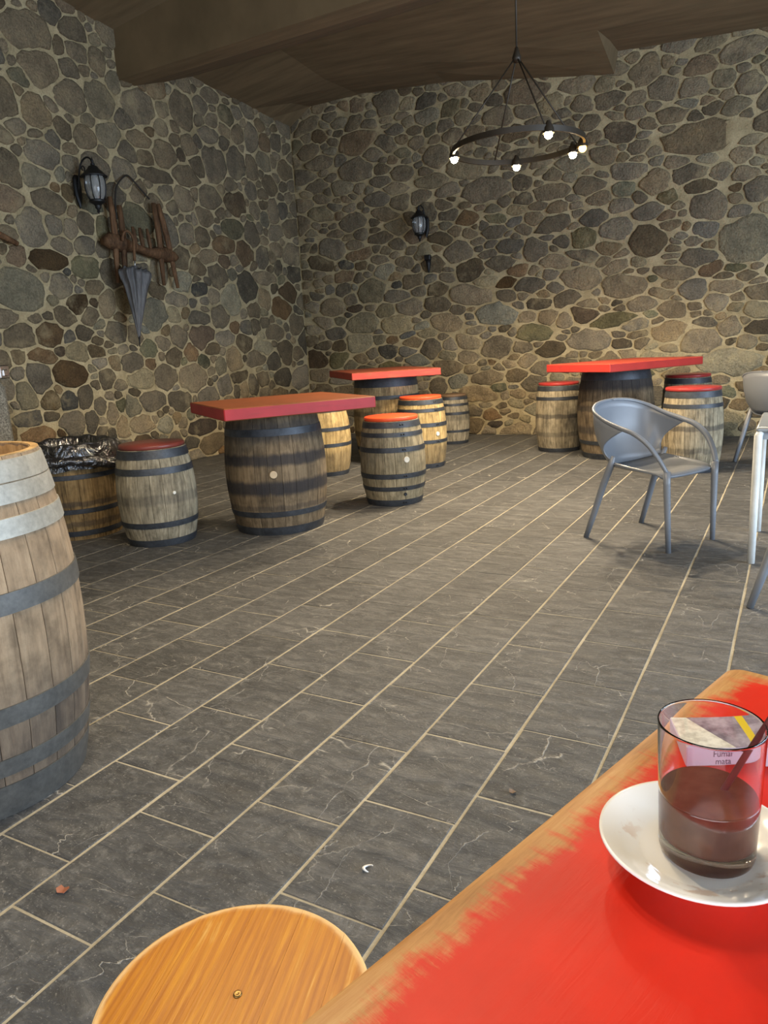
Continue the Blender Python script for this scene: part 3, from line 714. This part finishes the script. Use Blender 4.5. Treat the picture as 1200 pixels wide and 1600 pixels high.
F = [(q*nL+i, q*nL+(i+1) % nL, (q+1)*nL+(i+1) % nL, (q+1)*nL+i) for q in range(3) for i in range(nL)]+[tuple(3*nL+i for i in range(nL)), tuple(range(nL))[::-1]]
o = link('tabletop', mesh('tabletop', V, F, M['fgtop']), t); autosmooth(o, 30)
sub = bpy.data.objects.new('barrel', None); 
bpy.data.objects.remove(sub)
barrel_body(t, .29, .335, .30, .785, 24, W_tabA, [(0, .05), (.15, .19), (.60, .64), (.72, .775)], M['hoop'], seed=41)
TZ = .860

# saucer
porc = NT('white_porcelain'); porc.setb(Base_Color=lin((236, 234, 228)), Roughness=.12); pv = porc.coord('Object'); pn = porc.noise(pv, 55, 4, .6)
sp = porc.n('ShaderNodeSeparateXYZ'); tcn = porc.n('ShaderNodeTexCoord'); porc.l(tcn.outputs['Object'], sp.inputs[0])
rr2 = porc.math('SQRT', porc.math('ADD', porc.math('MULTIPLY', sp.outputs['X'], sp.outputs['X']), porc.math('MULTIPLY', sp.outputs['Y'], sp.outputs['Y'])))
ringm = porc.math('MULTIPLY', porc.ramp(rr2, [(.040, G(0)), (.045, G(1)), (.056, G(1)), (.062, G(0))]), porc.ramp(porc.math('ADD', sp.outputs['Y'], .5), [(.48, G(1)), (.53, G(0))]))
porc.col(porc.mix(porc.math('MULTIPLY', ringm, porc.ramp(pn, [(.55, G(0)), (.62, G(.55))])), lin((236, 234, 228)), lin((196, 150, 110))))
porc.b.inputs['Coat Weight'].default_value = .4
SX, SY = -.0455, .5300
s0 = link('saucer', MB().lathe([(1e-5, .0045), (.030, .0045), (.034, 0.0), (.038, 0.0), (.040, .004), (.056, .012), (.0690, .0185), (.0712, .0200), (.0708, .0218), (.0685, .0214), (.056, .0150), (.043, .0095), (.040, .0085), (1e-5, .0085)], 72).me('saucer', porc.m, True), None, (SX, SY, TZ))
tag(s0, 'white porcelain saucer under the coffee glass', 'saucer')

# glass with coffee
gl = NT('clear_glass'); gl.setb(Base_Color=(1, 1, 1, 1), Roughness=0.0, IOR=1.46); gl.b.inputs['Transmission Weight'].default_value = 1.0
gz = TZ+.0089; GX, GY = -.0398, .5325
t = thing('coffee_glass', 'clear straight glass half full of milky coffee', 'glass', (GX, GY, gz)); t.scale = (.972, .972, 1.0)
MB().lathe([(1e-5, 0.0012), (.029, .0012), (.0295, .0008), (.031, 0), (.0328, .0004), (.0338, .0015), (.0345, .004), (.0348, .006), (.0354, .03), (.0366, .070), (.03765, .1020), (.0377, .1032), (.0376, .1042), (.0371, .1048), (.0366, .1042), (.0365, .1032), (.0364, .1020), (.0354, .070), (.0342, .030), (.0338, .0180), (.0333, .0160), (.0315, .0142), (.027, .0134), (1e-5, .0130)], 72).build('glass_body', gl.m, t, True)
cf = NT('milky_coffee'); cf.setb(Base_Color=lin((122, 82, 64)), Roughness=.12); cv = cf.coord('Object'); cn = cf.noise(cv, 60, 4, .6)
cf.col(cf.ramp(cn, [(.3, lin((98, 60, 48))), (.7, lin((120, 78, 62)))])); cf.b.inputs['Coat Weight'].default_value = .5
MB().lathe([(1e-5, .0129), (.0271, .0133), (.0317, .0141), (.03345, .0160), (.03395, .0180), (.03435, .030), (.03480, .0470), (.03485, .0485), (.0345, .0487), (.0340, .0485), (.033, .0483), (1e-5, .0483)], 72).build('coffee', cf.m, t, True)
# brown stirrer leaning in the glass
stp = plain('brown_plastic', (92, 44, 40), .3)
d_ = Vector((.0265, .0060, .0580)).normalized(); p0 = Vector((GX-.0045, GY+.0050, gz+.0170)); 
q = d_.to_track_quat('Z', 'X').to_matrix()
o = MB().bbox((0, 0, .060), (.0050, .0022, .12), .0009).build('stirrer', stp, loc=p0, rot=q.to_euler())
tag(o, 'brown plastic stirrer leaning in the coffee glass', 'stirrer')

# cigarette pack lying behind the glass
pk = NT('printed_pack'); v = pk.coord('Object'); tcn = pk.n('ShaderNodeTexCoord'); sp = pk.n('ShaderNodeSeparateXYZ'); pk.l(tcn.outputs['Object'], sp.inputs[0])
nn = pk.noise(v, 120, 3); white = pk.ramp(nn, [(.35, lin((196, 190, 176))), (.6, lin((232, 228, 214)))])
dk = pk.ramp(pk.noise(v, 60, 4), [(.35, lin((96, 84, 98))), (.65, lin((176, 164, 176)))])
diag = pk.math('GREATER_THAN', pk.math('ADD', sp.outputs['X'], pk.math('MULTIPLY', sp.outputs['Y'], .55)), -.012)
yl = pk.math('MULTIPLY', pk.math('GREATER_THAN', sp.outputs['X'], .020), pk.math('LESS_THAN', sp.outputs['X'], .028))
topc = pk.mix(yl, pk.mix(diag, white, dk), lin((226, 196, 40)))
side = lin((206, 196, 214))
istop = pk.math('GREATER_THAN', sp.outputs['Z'], .0095)
pk.col(pk.mix(istop, side, topc)); pk.setb(Roughness=.35)
pang = .42
t = thing('cigarette_pack', 'cigarette pack lying flat behind the coffee glass', 'box', (-.042, .698, TZ+.0098), pang)
MB().bbox((0, 0, 0), (.088, .056, .0195), .0012).build('carton', pk.m, t)
ink = plain('dark_ink', (70, 60, 84), .6)
def text(body, size, mat, parent, name, loc, rot, ext=.0001):
    cu = bpy.data.curves.new(name, 'FONT'); cu.body = body; cu.size = size; cu.extrude = ext; cu.align_x = 'CENTER'
    o = bpy.data.objects.new(name, cu); COL.objects.link(o)
    dg = bpy.context.evaluated_depsgraph_get(); me = bpy.data.meshes.new_from_object(o.evaluated_get(dg))
    bpy.data.objects.remove(o); me.materials.clear(); me.materials.append(mat)
    return link(name, me, parent, loc, rot)
text('Fumar', .0080, ink, t, 'lettering', (-.008, -.0281, -.0008), (pi/2, 0, 0))
text('mata', .0080, ink, t, 'lettering', (-.008, -.0281, -.0078), (pi/2, 0, 0))

# ---------------------------------------------------------------- round wooden stool
k = NT('varnished_pine'); tcn = k.n('ShaderNodeTexCoord'); sp = k.n('ShaderNodeSeparateXYZ'); k.l(tcn.outputs['Object'], sp.inputs[0])
vg = k.coord('Object', (30, 2.0, 2), (0, 0, 0)); g1 = k.noise(vg, 2.6, 6, .65, .6); g2 = k.noise(k.coord('Object', (120, 4, 4)), 2.0, 4, .6); big = k.noise(k.coord('Object'), 6, 4)
wv = k.n('ShaderNodeTexWave', wave_type='BANDS', bands_direction='X'); wv.inputs['Scale'].default_value = 26; wv.inputs['Distortion'].default_value = 5; wv.inputs['Detail'].default_value = 3; wv.inputs['Detail Scale'].default_value = .8
k.l(k.coord('Object', (1, .12, 1)), wv.inputs['Vector'])
c = k.ramp(g1, [(.25, lin((150, 84, 3))), (.5, lin((182, 114, 6))), (.75, lin((208, 146, 26)))])
c = k.mix(.18, c, k.ramp(wv.outputs['Fac'], [(.2, lin((140, 74, 4))), (.8, lin((206, 136, 24)))]))
c = k.mix(k.ramp(k.math('MULTIPLY', g1, big), [(.31, G(0)), (.38, G(.55))]), c, lin((214, 170, 92)))
rr2 = k.math('SQRT', k.math('ADD', k.math('MULTIPLY', sp.outputs['X'], sp.outputs['X']), k.math('MULTIPLY', sp.outputs['Y'], sp.outputs['Y'])))
rr2 = k.math('ADD', rr2, k.math('MULTIPLY', k.math('SUBTRACT', k.noise(k.coord('Object'), 20, 4), .5), .012))
c = k.mix(k.ramp(rr2, [(.163, G(0)), (.169, G(.9))]), c, lin((226, 190, 132)))
k.col(c); k.setb(Roughness=.4); k.b.inputs['Specular IOR Level'].default_value = .3; k.bump(k.math('ADD', g2, g1), .15, .002); M['pine'] = k.m
SC = (-.580, .568); SR = .176; SZ = .45
t = thing('round_stool', 'round stool with varnished pine seat and worn pale rim', 'stool', (SC[0], SC[1], 0), 0.303)
# seat of glued boards, separated by fine joints
cuts = [-.176, -.105, -.032, .040, .112, .176]
for a, b_ in zip(cuts, cuts[1:]):
    pts = []
    lo, hi = a+.00015, b_-.00015
    xs = [SR*sin(math.asin(max(-1, lo/SR))+(math.asin(min(1, hi/SR))-math.asin(max(-1, lo/SR)))*i/12) for i in range(13)]; xs[0], xs[-1] = lo, hi
    y_ = lambda x: math.sqrt(max(SR*SR-x*x, 1e-8))
    up = [(x, y_(x)) for x in xs]; dn = [(x, -y_(x)) for x in xs[::-1]]; lp = dn+up
    lp = [(x, y) for x, y in lp]; nl_ = len(lp); V = []
    for ins, z in ((.004, SZ-.034), (0, SZ-.030), (0, SZ-.006), (.0015, SZ-.002), (.005, SZ)):
        for x, y in lp:
            r_ = math.hypot(x, y); sc2 = (r_-ins)/r_ if r_ > SR-.002 else 1
            V.append((x if abs(x) < SR-.01 and (abs(x-lo) < 1e-6 or abs(x-hi) < 1e-6) else x*sc2, y*sc2, z))
    F = [(q*nl_+i, q*nl_+(i+1) % nl_, (q+1)*nl_+(i+1) % nl_, (q+1)*nl_+i) for q in range(4) for i in range(nl_)]+[tuple(4*nl_+i for i in range(nl_))[::1], tuple(range(nl_))[::-1]]
    link('seat_board', mesh('seat_board', V, F, M['pine']), t)
MB().lathe([(1e-5, .0), (.006, .0), (.0056, .0016), (.004, .0022), (.0018, .0016), (1e-5, .0014)], 18).build('screw_cap', plain('brass_screw', (140, 110, 60), .35, .7), t, True, loc=(.0, .015, SZ))
for i in range(4):
    a = pi/4+i*pi/2
    MB().tube([(.10*cos(a), .10*sin(a), SZ-.03), (.15*cos(a), .15*sin(a), 0)], [.018, .014], 12).build('leg', M['pine'], t, True)
for i in range(4):
    a, b_ = pi/4+i*pi/2, pi/4+(i+1)*pi/2
    MB().tube([(.134*cos(a), .134*sin(a), .14), (.134*cos(b_), .134*sin(b_), .14)], .009, 8).build('stretcher', M['pine'], t, True)

# ---------------------------------------------------------------- lanterns
lgl = NT('smoky_lantern_glass'); lgl.setb(Base_Color=(.62, .64, .64, 1), Roughness=.08, IOR=1.4); lgl.b.inputs['Transmission Weight'].default_value = .75
def lantern(label, loc, rz, s=1.0):
    """local: wall at x=0, lantern hangs out along +x, origin at the wall plate's centre"""
    t = thing('wall_lantern', label, 'lantern', loc, rz, 'black iron wall lanterns'); t.scale = (s, s, s)
    V = []; ol = [(0, -.19), (.025, -.13), (.045, -.06), (.05, .03), (.042, .10), (.02, .135), (0, .14)]
    ol = ol+[(-y, z) for y, z in ol[-2:0:-1]]; nn = len(ol)
    V = [(.004, y, z) for y, z in ol]+[(.02, y*.95, z*.97) for y, z in ol]+[(.03, y*.6, z*.75) for y, z in ol]
    F = [(q*nn+i, q*nn+(i+1) % nn, (q+1)*nn+(i+1) % nn, (q+1)*nn+i) for q in range(2) for i in range(nn)]+[tuple(2*nn+i for i in range(nn)), tuple(range(nn))[::-1]]
    link('back_plate', mesh('back_plate', V, F, M['iron']), t)
    X = .245; Z0 = .03
    arm = catmull([(.02, 0, -.03), (.05, 0, .12), (.10, 0, .235), (.17, 0, .275), (.225, 0, .255), (X, 0, .20)], 6)
    MB().tube(arm, .009, 8).build('arm', M['iron'], t, True)
    sc = catmull([(.055, 0, .12), (.085, 0, .10), (.12, 0, .13), (.135, 0, .18), (.115, 0, .205), (.095, 0, .185), (.105, 0, .165)], 5)
    MB().tube(sc, .006, 8).build('scroll', M['iron'], t, True)
    c = (X, 0, Z0)
    autosmooth(MB().lathe([(.128, .055), (.130, .062), (.118, .07), (.085, .105), (.06, .125), (.045, .15), (.03, .158), (.018, .165)], 16, c).build('roof', M['iron'], t), 40)
    MB().lathe([(.016, .16), (.022, .175), (.010, .19), (.016, .20), (.006, .225), (1e-4, .25)], 12, c).build('finial', M['iron'], t, True)
    body = [(.070, -.165), (.092, -.12), (.104, -.06), (.106, 0), (.100, .035), (.092, .058)]
    g = MB().lathe([(r-.004, z) for r, z in body], 24, c, cap=False).build('glass_shade', lgl.m, t, True)
    for i in range(8):
        a = pi/8+i*pi/4
        MB().tube([(c[0]+r*cos(a), c[1]+r*sin(a), c[2]+z) for r, z in body], .0055, 6).build('rib', M['iron'], t, True)
    autosmooth(MB().lathe([(.075, -.163), (.080, -.17), (.078, -.185), (.05, -.20), (.03, -.215), (.03, -.235), (.012, -.26), (.016, -.272), (1e-4, -.30)], 16, c).build('base_cup', M['iron'], t), 40)
    MB().lathe([(.014, -.16), (.014, -.10), (.03, -.06), (.034, -.02), (.02, .02), (.012, .05)], 12, c).build('lamp_bulb', plain('frosted_bulb', (210, 208, 200), .4), t, True)
    return t
lantern('black wall lantern on a scrolled bracket above the hanging umbrella', (XL+.03, 5.62, 2.99), .10, 1.0)
lantern('black wall lantern on the back wall below the hanging lights', (-4.46, YB-.03, 2.80), -pi/2-.05, .86)
t = thing('iron_bracket', 'small black iron bracket on the back wall under the lantern', 'bracket', (-4.46, YB-.02, 2.36))
MB().bbox((0, -.02, .03), (.085, .06, .07), .008).build('socket', M['iron'], t)
MB().lathe([(.038, 0), (.03, -.05), (.022, -.10), (.012, -.15), (1e-4, -.17)], 12).build('spike', M['iron'], t, True, loc=(.012, -.03, -.005))

# ---------------------------------------------------------------- ox yoke on the side wall
oldw = m_barrelwood('old_dark_oak', (104, 76, 52), (132, 100, 70), (58, 42, 30))
t = thing('ox_yoke', 'old wooden ox yoke with upright staves hung on the left wall', 'yoke', (XL, 6.3, 2.45))
def P3(x, y, z): return (x, y-6.3, z-2.45)
# shaped beam
ys = [5.80, 5.86, 5.98, 6.10, 6.25, 6.40, 6.55, 6.68, 6.78, 6.82]; zt = [2.535, 2.585, 2.60, 2.55, 2.50, 2.475, 2.50, 2.515, 2.475, 2.43]; zb = [2.455, 2.42, 2.40, 2.41, 2.415, 2.385, 2.36, 2.34, 2.335, 2.37]
V = []
for y, a, b_ in zip(ys, zt, zb):
    m_ = (a+b_)/2; hh = (a-b_)/2
    for x, zz in ((.07, -.7), (.05, 0), (.07, .7), (.12, 1), (.17, .7), (.185, 0), (.17, -.7), (.12, -1)): V.append(P3(x, y, m_+zz*hh))
F = [(i*8+k_, i*8+(k_+1) % 8, (i+1)*8+(k_+1) % 8, (i+1)*8+k_) for i in range(len(ys)-1) for k_ in range(8)]+[tuple(range(8))[::-1], tuple((len(ys)-1)*8+k_ for k_ in range(8))]
link('beam', mesh('beam', V, F, oldw, True), t)
for (ya, za, yb_, zb_) in ((5.955, 2.95, 5.925, 2.08), (6.07, 2.88, 6.02, 1.98), (6.575, 2.97, 6.60, 2.08), (6.64, 2.97, 6.82, 2.06)):
    pts = [P3(.12+.01*sin(3*s_), ya+(yb_-ya)*s_+.008*sin(5*s_), za+(zb_-za)*s_) for s_ in [i/6 for i in range(7)]]
    MB().tube(pts, [.030, .036, .038, .036, .034, .028, .022], 8, sq=.75).build('stave', oldw, t, True)
for y in (6.22, 6.32, 6.43):
    MB().tube([P3(.12, y, 2.68), P3(.13, y, 2.58), P3(.14, y+.005, 2.44)], [.016, .024, .018], 8).build('peg', oldw, t, True)
wire = catmull([P3(.10, 6.03, 2.74), P3(.09, 6.05, 2.92), P3(.08, 6.11, 3.09), P3(.07, 6.25, 3.21), P3(.06, 6.33, 3.21), P3(.06, 6.45, 3.12), P3(.06, 6.58, 3.02)], 5)
MB().tube(wire, .009, 6).build('strap', plain('dark_leather', (44, 38, 32), .7), t, True)

# umbrella hanging from the yoke
ucl = NT('grey_umbrella_cloth'); uv = ucl.coord('Object', (6, 6, .8)); un = ucl.noise(uv, 9, 4); ucl.col(ucl.ramp(un, [(.3, lin((72, 71, 72))), (.7, lin((104, 103, 102)))])); ucl.setb(Roughness=.6); ucl.bump(un, .3, .01)
t = thing('umbrella', 'folded grey umbrella hanging point down from the wooden yoke', 'umbrella', (XL+.275, 5.965, 1.40))
t.rotation_euler = (radians(-5.0), 0, 0)
pro = [(.012, .10), (.030, .20), (.056, .34), (.084, .50), (.112, .64), (.136, .74), (.150, .80), (.148, .835), (.10, .82), (.05, .83), (.02, .85)]
nA = 64; V = []
for r, z in pro:
    for kk in range(nA):
        a = 2*pi*kk/nA; fold = 1+.20*cos(8*a+.5*z*6)*min(1, z*2)+.10*sin(13*a+3*z)*min(1, z*2)
        zz = z-.045*abs(sin(4*a))*(1 if z > .72 and z < .84 else 0)
        V.append((r*fold*cos(a)*.72, r*fold*sin(a)*1.12, zz))
F = [(i*nA+kk, i*nA+(kk+1) % nA, (i+1)*nA+(kk+1) % nA, (i+1)*nA+kk) for i in range(len(pro)-1) for kk in range(nA)]
link('canopy', mesh('canopy', V, F, ucl.m, True), t)
MB().tube([(0, 0, 0), (0, 0, .06), (0, 0, .12)], [.005, .008, .012], 8).build('tip', M['iron'], t, True)
MB().tube([(0, 0, .80), (0, 0, .95)], .008, 8).build('shaft', plain('steel_shaft', (150, 150, 150), .3, .8), t, True)
hk = catmull([(0, 0, .90), (0, 0, 1.02), (0, 0, 1.12), (-.02, -.03, 1.19), (-.045, -.06, 1.20), (-.065, -.085, 1.15), (-.068, -.09, 1.10)], 5)
MB().tube(hk, .015, 10).build('handle', oldw, t, True)

# stick end, granite post and chrome plate at the left edge
o = MB().tube([(XL+.10, 4.35, 2.56), (XL+.09, 4.60, 2.46), (XL+.08, 4.80, 2.385)], [.03, .03, .026], 10).build('wooden_pole', oldw, smooth=True)
tag(o, 'dark round wooden pole end on the wall at the left edge', 'pole')
gr = NT('grey_granite'); gv = gr.coord('Object'); gn = gr.noise(gv, 70, 4, .75); gr.col(gr.ramp(gn, [(.32, lin((66, 64, 58))), (.5, lin((128, 124, 112))), (.7, lin((182, 178, 164)))])); gr.setb(Roughness=.85); gr.bump(gr.math('ADD', gn, gr.noise(gv, 8, 5)), .7, .02)
b = MB(); b.bbox((-6.355, 3.86, .57), (.35, .80, 1.14), .05)
o = b.build('granite_post', gr.m); tag(o, 'rough grey granite post behind the tall open cask', 'post')
t = thing('wall_plate', 'small chrome plate fixed to the stone wall at the left edge', 'plate', (XL+.02, 4.47, 1.22))
chrome = plain('brushed_chrome', (200, 200, 200), .22, 1.0)
MB().bbox((.02, 0, 0), (.05, .10, .12), .008).build('plate', chrome, t)
MB().bbox((.05, 0, -.01), (.02, .05, .06), .006).build('button', chrome, t)

# ---------------------------------------------------------------- chandelier
bulb = NT('lit_bulb'); bulb.setb(Base_Color=(1, .9, .7, 1)); bulb.b.inputs['Emission Color'].default_value = (1.0, .80, .48, 1); bulb.b.inputs['Emission Strength'].default_value = 60
amber = NT('amber_bulb'); amber.setb(Base_Color=(1, .7, .3, 1)); amber.b.inputs['Emission Color'].default_value = (1.0, .50, .10, 1); amber.b.inputs['Emission Strength'].default_value = 8
def chandelier(label, loc, angs, view, energy, rad=.5):
    t = thing('chandelier', label, 'chandelier', loc, view)
    autosmooth(MB().lathe([(rad+.012, -.02), (rad+.014, .02), (rad-.004, .02), (rad-.006, -.02), (rad+.012, -.02)], 64, cap=False).build('ring', M['ring'], t), 30)
    for a in (0.4, 1.97, 3.54, 5.11):
        MB().tube([(rad*cos(a), rad*sin(a), .02), (.02*cos(a), .02*sin(a), .62)], .006, 6).build('rod', M['ring'], t, True)
    MB().lathe([(.03, .60), (.035, .63), (.02, .67), (.012, .70)], 12).build('hub', M['ring'], t, True)
    zc = zceil(loc[0], loc[1])-loc[2]
    MB().tube([(0, 0, .68), (0, 0, zc+.02)], .008, 6).build('chain', M['ring'], t, True)
    for i, (a, on) in enumerate(angs):
        a = radians(a); x, y = rad*cos(a), rad*sin(a)
        h = MB().lathe([(.042, -.035), (.038, .0), (.022, .03), (.012, .05)], 14, (x, y, 0), cap=False).build('lamp_holder', M['ring'], t, True)
        MB().sphere((x, y, -.045), .030, 14, 8).build('bulb', bulb.m if on else amber.m, t, True)
        if on and energy:
            d = bpy.data.lights.new('bulb_light', 'SPOT'); d.energy = energy; d.color = (1.0, .80, .54); d.spot_size = radians(168); d.spot_blend = .55; d.shadow_soft_size = .035
            lo = bpy.data.objects.new('bulb_light', d); COL.objects.link(lo); lo.parent = t; lo.location = (x, y, -.085)
    return t
M['ring'] = plain('dark_bronze', (58, 50, 40), .5, .4)
# local +x is to the right as seen from the door, +y away from it
chandelier('ring chandelier with lit bulbs hanging near the back wall', (-2.02, 6.05, 2.72), [(180, 1), (296, 1), (92, 1), (30, 1), (8, 0)], .318, 135)
# its twin over the seats by the camera
chandelier('second ring chandelier hanging over the front tables', (-1.55, 2.0, 3.0), [(180, 1), (252, 1), (324, 1), (36, 1), (108, 1)], .3, 38)

# ---------------------------------------------------------------- scraps on the floor
def scrap(name, label, loc, outline, mat, curl, rz, th=.0012):
    n_ = len(outline); cx = sum(p[0] for p in outline)/n_; V = []
    for z_ in (0, th):
        V += [(x, y, .002+curl*(x-cx)**2+z_) for x, y in outline]; V.append((cx, 0, .002+z_))
    m_ = n_+1; F = [(n_, (i+1) % n_, i) for i in range(n_)]+[(m_+n_, m_+i, m_+(i+1) % n_) for i in range(n_)]+[(i, (i+1) % n_, m_+(i+1) % n_, m_+i) for i in range(n_)]
    o = link(name, mesh(name, V, F, mat), None, (loc[0], loc[1], 0), (0, 0, rz)); tag(o, label, 'litter'); return o
scrap('dry_leaf', 'curled brown dry leaf scrap on the slate near the tall cask', (-1.497, .957), [(-.016, -.004), (-.008, -.012), (.004, -.009), (.010, -.012), (.018, .0), (.010, .011), (-.002, .008), (-.012, .012)], plain('dry_leaf_brown', (150, 92, 66), .7), 25, .3)
pts = [(.012*cos(a), .012*sin(a), .006+.002*cos(2*a)) for a in [i*.36 for i in range(13)]]
o = MB().tube(pts, [.001+.0035*sin(pi*i/12) for i in range(13)], 6, sq=.5).build('paper_curl', plain('white_paper', (230, 230, 228), .6), smooth=True, loc=(-.853, 1.334, 0), rot=(0, 0, .9))
tag(o, 'small white paper curl on the slate floor', 'litter')
scrap('dry_leaf', 'tiny grey-brown leaf crumb on the slate near the coffee table edge', (-.639, 1.78), [(-.012, -.002), (-.004, -.008), (.008, -.006), (.014, .002), (.004, .008), (-.008, .006)], plain('crumb_brown', (124, 104, 86), .7), 40, -.5)
